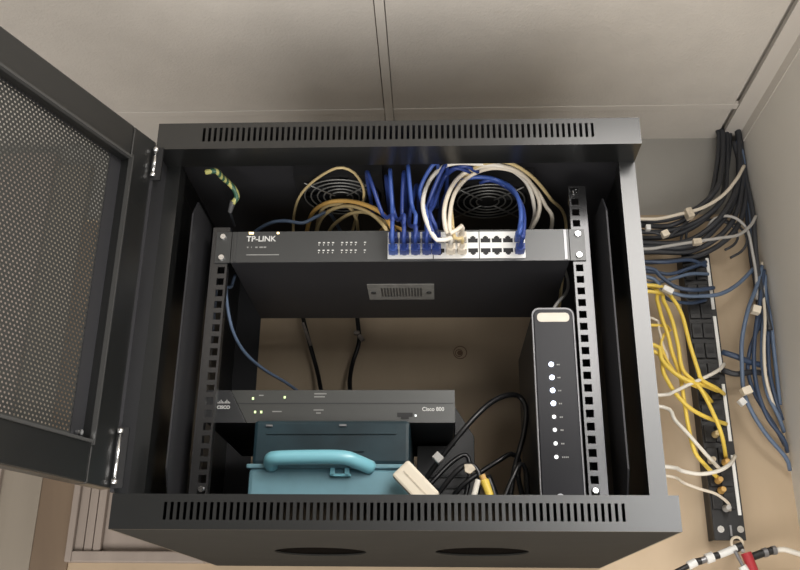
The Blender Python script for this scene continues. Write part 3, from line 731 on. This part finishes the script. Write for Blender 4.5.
tie(o, P(0.4348, 0.425, 0.5345), .0055, .012, M['tag'], d=(.9,0,.4)); tie(o, P(0.4074, 0.425, 0.5459), .0050, .008, M['white'], d=(1,0,0))
o = wallc('grey_cable', [(0.3976, 0.42, 0.5049),(0.426, 0.42, 0.5083),(0.4563, 0.42, 0.5135),(0.4899, 0.42, 0.5188),(0.5236, 0.42, 0.524),(0.5577, 0.43, 0.5338),(0.5837, 0.44, 0.5551),(0.6002, 0.45, 0.5788)], .0028, 'grey', 'grey cable crossing to the right wall below the cream one')
tie(o, P(0.4835, 0.416, 0.5152), .0050, .014, M['tape'], d=(1,0,.1))
cable('grey_cable', [PP(*q) for q in ((0.5846, 0.46, 0.4278),(0.5872, 0.455, 0.471),(0.5848, 0.45, 0.5148),(0.5807, 0.445, 0.5462),(0.5681, 0.44, 0.5647),(0.5491, 0.44, 0.5744),(0.5247, 0.44, 0.5689),(0.5105, 0.445, 0.5506))], .0026, M['grey'], 'grey cable looping over the black patch panel top')
for k, pts in enumerate([[(0.5403, 0.452, 0.5162), (0.5554, 0.452, 0.5248), (0.5642, 0.452, 0.5368), (0.565, 0.452, 0.55), (0.5577, 0.452, 0.5618), (0.5436, 0.452, 0.57), (0.5252, 0.452, 0.5731), (0.5062, 0.452, 0.5704), (0.4901, 0.452, 0.5624), (0.4799, 0.452, 0.5507), (0.4777, 0.452, 0.5376), (0.4836, 0.452, 0.5254), (0.4966, 0.452, 0.5165)], [(0.5488, 0.455, 0.503), (0.5679, 0.455, 0.514), (0.5791, 0.455, 0.5291), (0.5802, 0.455, 0.5458), (0.571, 0.455, 0.5608), (0.553, 0.455, 0.5712), (0.5297, 0.455, 0.5751), (0.5055, 0.455, 0.5717), (0.485, 0.455, 0.5616), (0.4722, 0.455, 0.5468), (0.4693, 0.455, 0.5301), (0.4769, 0.455, 0.5147), (0.4934, 0.455, 0.5034)]]):
    cable('dark_cable', pts, .0022, M['charcoal'], ('inner' if k == 0 else 'outer')+' dark cable loop on the board above the patch panel')
# blue cables to the patch panel
def yb(n): return .435-.004*n
bluew = [([(0.3979, 0.42, 0.4543),(0.4188, 0.42, 0.4347),(0.4467, 0.42, 0.4222),(0.4803, 0.425, 0.4222),(0.5148, 0.43, 0.4274),(0.5534, 0.45, 0.4529),(0.5952, 0.47, 0.4937)],'slate',.0034,'slate blue cable dipping across the patch panel to the right wall'),
         ([(0.3968, 0.41, 0.4662),(0.4149, 0.41, 0.4519),(0.4388, 0.41, 0.4324),(0.4688, 0.41, 0.427),(0.503, 0.43, 0.4381),(0.5122, 0.458, 0.4491)],'navy',.0036,'navy cable with a white tag reaching the patch panel'),
         ([(0.4029, 0.43, 0.4855),(0.436, 0.43, 0.4852),(0.4758, 0.44, 0.4929),(0.5069, 0.458, 0.4893)],'navy',.0032,'navy cable, highest to reach the patch panel'),
         ([(0.4045, 0.43, 0.4674),(0.4371, 0.43, 0.4635),(0.4742, 0.44, 0.4783),(0.5078, 0.458, 0.4967)],'navy',.0032,'navy cable rising gently to the patch panel top'),
         ([(0.4027, 0.43, 0.4476),(0.4327, 0.43, 0.4528),(0.473, 0.44, 0.4674),(0.5086, 0.458, 0.4746)],'slate',.0030,'slate cable running flat to the patch panel'),
         ([(0.4015, 0.43, 0.4352),(0.4324, 0.43, 0.4173),(0.4673, 0.44, 0.4156),(0.4998, 0.458, 0.4276)],'navy',.0030,'navy cable, lowest of the flat blue ones')]
for q, m, r, lb in bluew:
    o = wallc('blue_cable', q, r, m, lb, 'blue cables between cabinet and patch panel')
    if 'white tag' in lb: tie(o, P(0.4227, 0.4, 0.4233), .0045, .017, M['white'], d=(.85,0,-.5))
# blue hank in the corner
hank = [([(0.6033, 0.465, 0.4915),(0.5864, 0.455, 0.4528),(0.5601, 0.44, 0.4029),(0.5436, 0.44, 0.3511),(0.5375, 0.44, 0.304),(0.5354, 0.44, 0.2645),(0.5454, 0.445, 0.2334),(0.5659, 0.455, 0.2005),(0.5971, 0.47, 0.1657),(0.6063, 0.485, 0.1496)],'slate','outermost left'),
        ([(0.6056, 0.465, 0.4841),(0.5876, 0.455, 0.4259),(0.5692, 0.45, 0.3629),(0.5607, 0.45, 0.3119),(0.561, 0.45, 0.2671),(0.5726, 0.455, 0.2261),(0.5982, 0.47, 0.1942),(0.6074, 0.485, 0.1781)],'navy','second from the left'),
        ([(0.6077, 0.465, 0.4749),(0.5965, 0.46, 0.4189),(0.5812, 0.455, 0.3559),(0.5757, 0.455, 0.305),(0.5797, 0.46, 0.2648),(0.5946, 0.47, 0.2345),(0.609, 0.485, 0.2103)],'slate','third from the left'),
        ([(0.6117, 0.47, 0.4678),(0.6021, 0.465, 0.4118),(0.5916, 0.46, 0.3489),(0.5876, 0.46, 0.298),(0.595, 0.47, 0.2591),(0.6087, 0.485, 0.2299)],'navy','fourth from the left'),
        ([(0.6111, 0.475, 0.4515),(0.6065, 0.47, 0.3958),(0.6039, 0.47, 0.3435),(0.6039, 0.475, 0.2972),(0.6092, 0.485, 0.2546)],'slate','fifth from the left'),
        ([(0.613, 0.47, 0.501),(0.597, 0.46, 0.4457),(0.587, 0.445, 0.3871),(0.5764, 0.44, 0.3341),(0.5749, 0.445, 0.2888),(0.5849, 0.46, 0.2566),(0.6005, 0.48, 0.2287)],'cream','pale one between the blue'),
        ([(0.605, 0.47, 0.4315),(0.5826, 0.462, 0.3843),(0.5614, 0.46, 0.3404),(0.5532, 0.46, 0.3031),(0.5613, 0.462, 0.2637),(0.5879, 0.475, 0.2194),(0.6084, 0.488, 0.1883)],'navy','hindmost on the left'),
        ([(0.6217, 0.48, 0.4903),(0.6197, 0.478, 0.4345),(0.6177, 0.478, 0.3633),(0.6175, 0.48, 0.3122),(0.6157, 0.485, 0.2663)],'navy','closest to the right wall')]
for q, m, lb in hank:
    pts = [PP(*t) for t in q]; pts = [(min(p[0], .606), p[1], p[2]) for p in pts]
    o = cable('corner_cable', pts, .0034 if m != 'cream' else .0026, M[m], 'cable of the blue hank hanging in the room corner, '+lb, 'hank of cables in the room corner')
    if lb == 'outermost left':
        tie(o, P(0.5367, 0.434, 0.2645), .0075, .012, M['tag'], d=(.3,0,-.9)); tie(o, P(0.5281, 0.434, 0.2468), .0050, .011, M['white'], d=(.6,0,-.8))
    if lb.startswith('pale'): tie(o, P(0.573, 0.44, 0.4028), .0065, .013, M['tag'], d=(.3,0,.9))
o = cable('dark_cable', [PP(*q) for q in ((0.5141, 0.455, 0.3356),(0.5324, 0.45, 0.3272),(0.5568, 0.455, 0.3185),(0.5836, 0.465, 0.3147))], .0048, M['navy'], 'navy cable bridging the patch panel and the corner hank')
cable('dark_cable', [PP(*q) for q in ((0.5113, 0.458, 0.306),(0.5308, 0.452, 0.2975),(0.5596, 0.46, 0.3031),(0.5861, 0.468, 0.302))], .0048, M['charcoal'], 'charcoal cable bridging the patch panel and the hank, lower one')
# yellow cables
yel = [([(0.4051, 0.43, 0.4387),(0.4087, 0.42, 0.4137),(0.411, 0.41, 0.379),(0.4177, 0.41, 0.3501),(0.4211, 0.41, 0.3218),(0.4296, 0.41, 0.2841),(0.4315, 0.41, 0.2439),(0.4341, 0.41, 0.1969),(0.4394, 0.41, 0.1631),(0.4564, 0.42, 0.1438),(0.4843, 0.455, 0.1301)],'yellow',.0032,'yellow cable dropping down the left side of the wall fan'),
       ([(0.4068, 0.42, 0.4277),(0.4169, 0.41, 0.4064),(0.4238, 0.4, 0.372),(0.4289, 0.4, 0.3302),(0.4323, 0.4, 0.2893),(0.4567, 0.405, 0.2617),(0.4747, 0.41, 0.2203),(0.486, 0.42, 0.1898),(0.4991, 0.455, 0.1627)],'yellow',.0032,'yellow cable crossing the long white one and ending mid panel'),
       ([(0.4126, 0.42, 0.4383),(0.4304, 0.41, 0.4133),(0.4419, 0.405, 0.3821),(0.4476, 0.4, 0.3301),(0.4554, 0.4, 0.2892),(0.4612, 0.405, 0.2745),(0.486, 0.42, 0.2657),(0.5089, 0.456, 0.2655)],'yellow',.0032,'yellow cable, rightmost, ending at the upper panel'),
       ([(0.394, 0.41, 0.3335),(0.4028, 0.405, 0.3071),(0.4208, 0.4, 0.2828),(0.444, 0.4, 0.27),(0.4709, 0.42, 0.269),(0.5, 0.456, 0.2705)],'yellow',.0036,'thick yellow cable curling out from behind the cabinet'),
       ([(0.3957, 0.415, 0.3234),(0.405, 0.41, 0.2857),(0.4189, 0.405, 0.2522),(0.4379, 0.405, 0.23),(0.4636, 0.415, 0.2183),(0.5061, 0.456, 0.2167)],'yellow',.0034,'yellow cable swooping to the middle of the panel'),
       ([(0.4203, 0.42, 0.3688),(0.414, 0.42, 0.3535),(0.4076, 0.42, 0.3367),(0.4158, 0.42, 0.3083),(0.4305, 0.415, 0.2806),(0.4464, 0.42, 0.2722),(0.467, 0.43, 0.2652),(0.4884, 0.456, 0.2524)],'yellow',.0026,'thin yellow cable behind the other yellow ones')]
for q, m, r, lb in yel:
    wallc('yellow_patch_cable', q, r, m, lb, 'yellow cables to the wall patch panel')
wh = [([(0.397, 0.41, 0.2519),(0.4165, 0.4, 0.2556),(0.4406, 0.4, 0.2668),(0.4728, 0.41, 0.2824),(0.4992, 0.43, 0.2995),(0.5151, 0.456, 0.3155)],'whitec',.0029,'white cable slanting up to the patch panel, highest of the white ones'),
      ([(0.3982, 0.41, 0.2329),(0.4118, 0.4, 0.2101),(0.4317, 0.4, 0.1855),(0.4529, 0.41, 0.1631),(0.4746, 0.43, 0.1472),(0.4891, 0.455, 0.144)],'whitec',.0029,'white cable slanting down right to the patch panel'),
      ([(0.398, 0.41, 0.1404),(0.4141, 0.4, 0.1327),(0.4402, 0.4, 0.1283),(0.4688, 0.405, 0.1337),(0.4927, 0.42, 0.1469),(0.5133, 0.455, 0.1658)],'whitec',.0031,'white cable sagging and rising to the patch panel label'),
      ([(0.3977, 0.42, 0.1286),(0.4179, 0.41, 0.1165),(0.4406, 0.41, 0.1077),(0.4664, 0.42, 0.102),(0.4888, 0.44, 0.0916),(0.4956, 0.456, 0.0833)],'cream',.0023,'thin cream cable, lowest at the patch panel'),
      ([(0.3976, 0.42, 0.3826),(0.4069, 0.42, 0.362),(0.4108, 0.42, 0.3367),(0.4165, 0.42, 0.315),(0.4112, 0.43, 0.3014)],'cream',.0022,'thin cream cable beside the yellow ones near the cabinet')]
for q, m, r, lb in wh:
    wallc('white_patch_cable', q, r, m, lb, 'white cables to the wall patch panel')
# cable boots seen on the panel
for k, (bx_, bz_, m) in enumerate([(0.4826, 0.1278, 'amber'), (0.4967, 0.1555, 'amber'), (0.4866, 0.1994, 'straw'), (0.4853, 0.1126, 'amber'), (0.4895, 0.0855, 'grey'), (0.4756, 0.1586, 'tape')]):
    bm = bmesh.new(); cyl(bm, (bx_, .456, bz_), (bx_, .440, bz_), .0058, .0040, n=14)
    o = obj('plug_boot', bm, M[m], bevel=.0006)
    tag(o, ('amber boot at the end of the leftmost yellow cable','amber boot below the middle of the patch panel','straw boot left of the patch panel middle','amber boot just above the grey boot','grey boot, lowest on the patch panel','beige boot left on the patch panel')[k], 'cable boot', 'plug boots on the wall patch panel')

# ================================================================ COAX LINE BELOW THE PANEL
def seg(name, a, b, r0, r1, m, parent=None, n=16):
    bm = CY(a, b, r0, r1, n=n); return obj(name, bm, m, parent)
cx = empty('coax_splitter', (0,0,0)); tag(cx, 'silver and black coaxial connectors joined in a slanting line below the patch panel', 'coaxial connectors')
S_ = [(0.4041, 0.455, -0.0078), (0.4228, 0.455, 0.0009), (0.4353, 0.455, 0.0067), (0.4429, 0.455, 0.0082), (0.4506, 0.455, 0.0111), (0.4615, 0.455, 0.0147), (0.4706, 0.455, 0.017), (0.4971, 0.455, 0.0272)]
rr_ = [(.0040,'darkplastic','cable_end'),(.0062,'white','connector_ring'),(.0052,'darkplastic','connector_body'),(.0050,'silver','connector_nut'),(.0076,'white','connector_ring'),(.0052,'darkplastic','connector_body'),(.0056,'white','connector_body')]
for k in range(7):
    a = S_[k]; b = S_[k+1]; seg(rr_[k][2], a, b, rr_[k][0], None, M[rr_[k][1]], cx)
seg('connector_sleeve', P(0.4959, 0.456, 0.0266), P(0.5067, 0.456, 0.0303), .0062, None, M['darkplastic'], cx)
rc = empty('coax_joint', (0,0,0)); tag(rc, 'black coaxial joint with silver nuts to the right of the red clamp', 'coaxial joint')
S2 = [(0.5191, 0.455, 0.0144), (0.5362, 0.455, 0.0202), (0.5423, 0.455, 0.0217), (0.55, 0.455, 0.0239), (0.556, 0.455, 0.0247)]
for k, (r, m, nm) in enumerate(((.0058,'darkplastic','joint_body'),(.0070,'silver','joint_nut'),(.0056,'darkplastic','joint_body'),(.0066,'silver','joint_nut'))):
    seg(nm, S2[k], S2[k+1], r, None, M[m], rc)
cable('coax_cable', [PP(*q) for q in ((0.556, 0.455, 0.0247),(0.5673, 0.453, 0.0253),(0.5789, 0.45, 0.0215),(0.5932, 0.44, 0.015),(0.6014, 0.43, 0.0085))], .0040, M['whitec'], 'white coaxial cable leaving the connectors to the right')
rd = empty('cable_clamp', (0,0,0)); tag(rd, 'red handled clamp hanging beneath the patch panel', 'clamp')
seg('red_handle', P(0.51, 0.452, 0.0198), P(0.5184, 0.45, -0.0117), .0080, .0075, M['red'], rd)
seg('silver_shaft', P(0.4935, 0.45, 0.0224), P(0.5019, 0.448, 0.0008), .0028, .0026, M['silver'], rd)
seg('white_tip', P(0.5007, 0.449, 0.0009), P(0.5078, 0.449, -0.0118), .0062, None, M['white'], rd)
bm = bmesh.new(); c0 = Vector(P(0.4995, 0.455, 0.0345)); ring(bm, c0, .0085, .0022, 'y', 28, 8)
obj('clamp_ring', bm, M['tape'], rd, sm=True)
seg('ring_stem', P(0.502, 0.455, 0.0302), P(0.5079, 0.454, 0.0214), .0035, .0030, M['grey'], rd)

# ================================================================ LIGHT
def area(name, loc, size, sy, power, col, rot=(0,0,0)):
    L = bpy.data.lights.new(name, 'AREA'); L.shape = 'RECTANGLE'; L.size = size; L.size_y = sy; L.energy = power; L.color = col
    o = bpy.data.objects.new(name, L); COL.objects.link(o); o.location = loc; o.rotation_euler = rot; return o
lt = empty('ceiling_light', (.75, -1.45, WZ)); tag(lt, 'pale framed fluorescent light panel set in the ceiling, out in the room', 'ceiling light')
obj('light_frame', B((.20-.75, .22-.75, -.97, .97, -.012, .004), (1.28-.75, 1.30-.75, -.97, .97, -.012, .004), (.22-.75, 1.28-.75, -.97, -.95, -.012, .004), (.22-.75, 1.28-.75, .95, .97, -.012, .004)), M['tbar'], lt)
area('ceiling_light_tube', (.75, -1.45, WZ-.015), .95, 1.9, 62, (1, .97, .93))
area('window_light', (1.20, -3.2, .42), .60, .66, 16, (1, .99, .97), (PI/2, 0, .25))

area('low_fill_light', (-.20, -1.35, -1.2), 2.0, 1.2, 40, (1, .96, .915), (PI-.45, 0, 0))  # added broad fill from below for ceiling and lower plywood, no real lamp
w = bpy.data.worlds.new('World'); C.world = w; w.use_nodes = True
nt = w.node_tree; bg = nt.nodes['Background']
tc = nt.nodes.new('ShaderNodeTexCoord'); sp = nt.nodes.new('ShaderNodeSeparateXYZ'); nt.links.new(tc.outputs['Generated'], sp.inputs[0])
def wramp(axis, stops):
    mr = nt.nodes.new('ShaderNodeMapRange'); mr.inputs['From Min'].default_value = -1; mr.inputs['From Max'].default_value = 1
    nt.links.new(sp.outputs[axis], mr.inputs['Value'])
    cr = nt.nodes.new('ShaderNodeValToRGB'); e = cr.color_ramp.elements
    e[0].position, e[0].color = stops[0][0], (*stops[0][1], 1); e[1].position, e[1].color = stops[-1][0], (*stops[-1][1], 1)
    for p, c in stops[1:-1]: k = e.new(p); k.color = (*c, 1)
    nt.links.new(mr.outputs['Result'], cr.inputs['Fac']); return cr.outputs['Color']
side = wramp('X', [(.38, (.03, .027, .024)), (.75, (.34, .335, .325))])           # room: dim to the left, bright to the right
low = wramp('X', [(.0, (.42, .385, .35)), (1.0, (.39, .385, .37))])             # light coming up off the pale floor
hz = wramp('Z', [(.40, (1, 1, 1)), (.52, (0, 0, 0))])
mx_ = nt.nodes.new('ShaderNodeMix'); mx_.data_type = 'RGBA'
nt.links.new(hz, mx_.inputs[0]); nt.links.new(side, mx_.inputs[6]); nt.links.new(low, mx_.inputs[7])
nt.links.new(mx_.outputs[2], bg.inputs['Color'])
bg.inputs['Strength'].default_value = 1.0

# ================================================================ CAMERA
cam = bpy.data.cameras.new('camera'); co = bpy.data.objects.new('camera', cam); COL.objects.link(co)
cam.sensor_width = 36; cam.lens = 893.46*36/800; cam.clip_start = .01
p_, y_, r_ = .3783018, .0423313, .0097555
f = Vector((-math.sin(y_)*math.cos(p_), math.cos(y_)*math.cos(p_), math.sin(p_))); rt = Vector((math.cos(y_), math.sin(y_), 0)); up = rt.cross(f)
R2 = rt*math.cos(r_)+up*math.sin(r_); U2 = up*math.cos(r_)-rt*math.sin(r_)
co.matrix_world = Matrix(((R2.x, U2.x, -f.x, .046822), (R2.y, U2.y, -f.y, -.959981), (R2.z, U2.z, -f.z, -.106240), (0,0,0,1)))
C.camera = co
C.view_settings.view_transform = 'Standard'; C.view_settings.look = 'None'; C.view_settings.gamma = 1; C.view_settings.use_curve_mapping = False
C.view_settings.exposure = 0
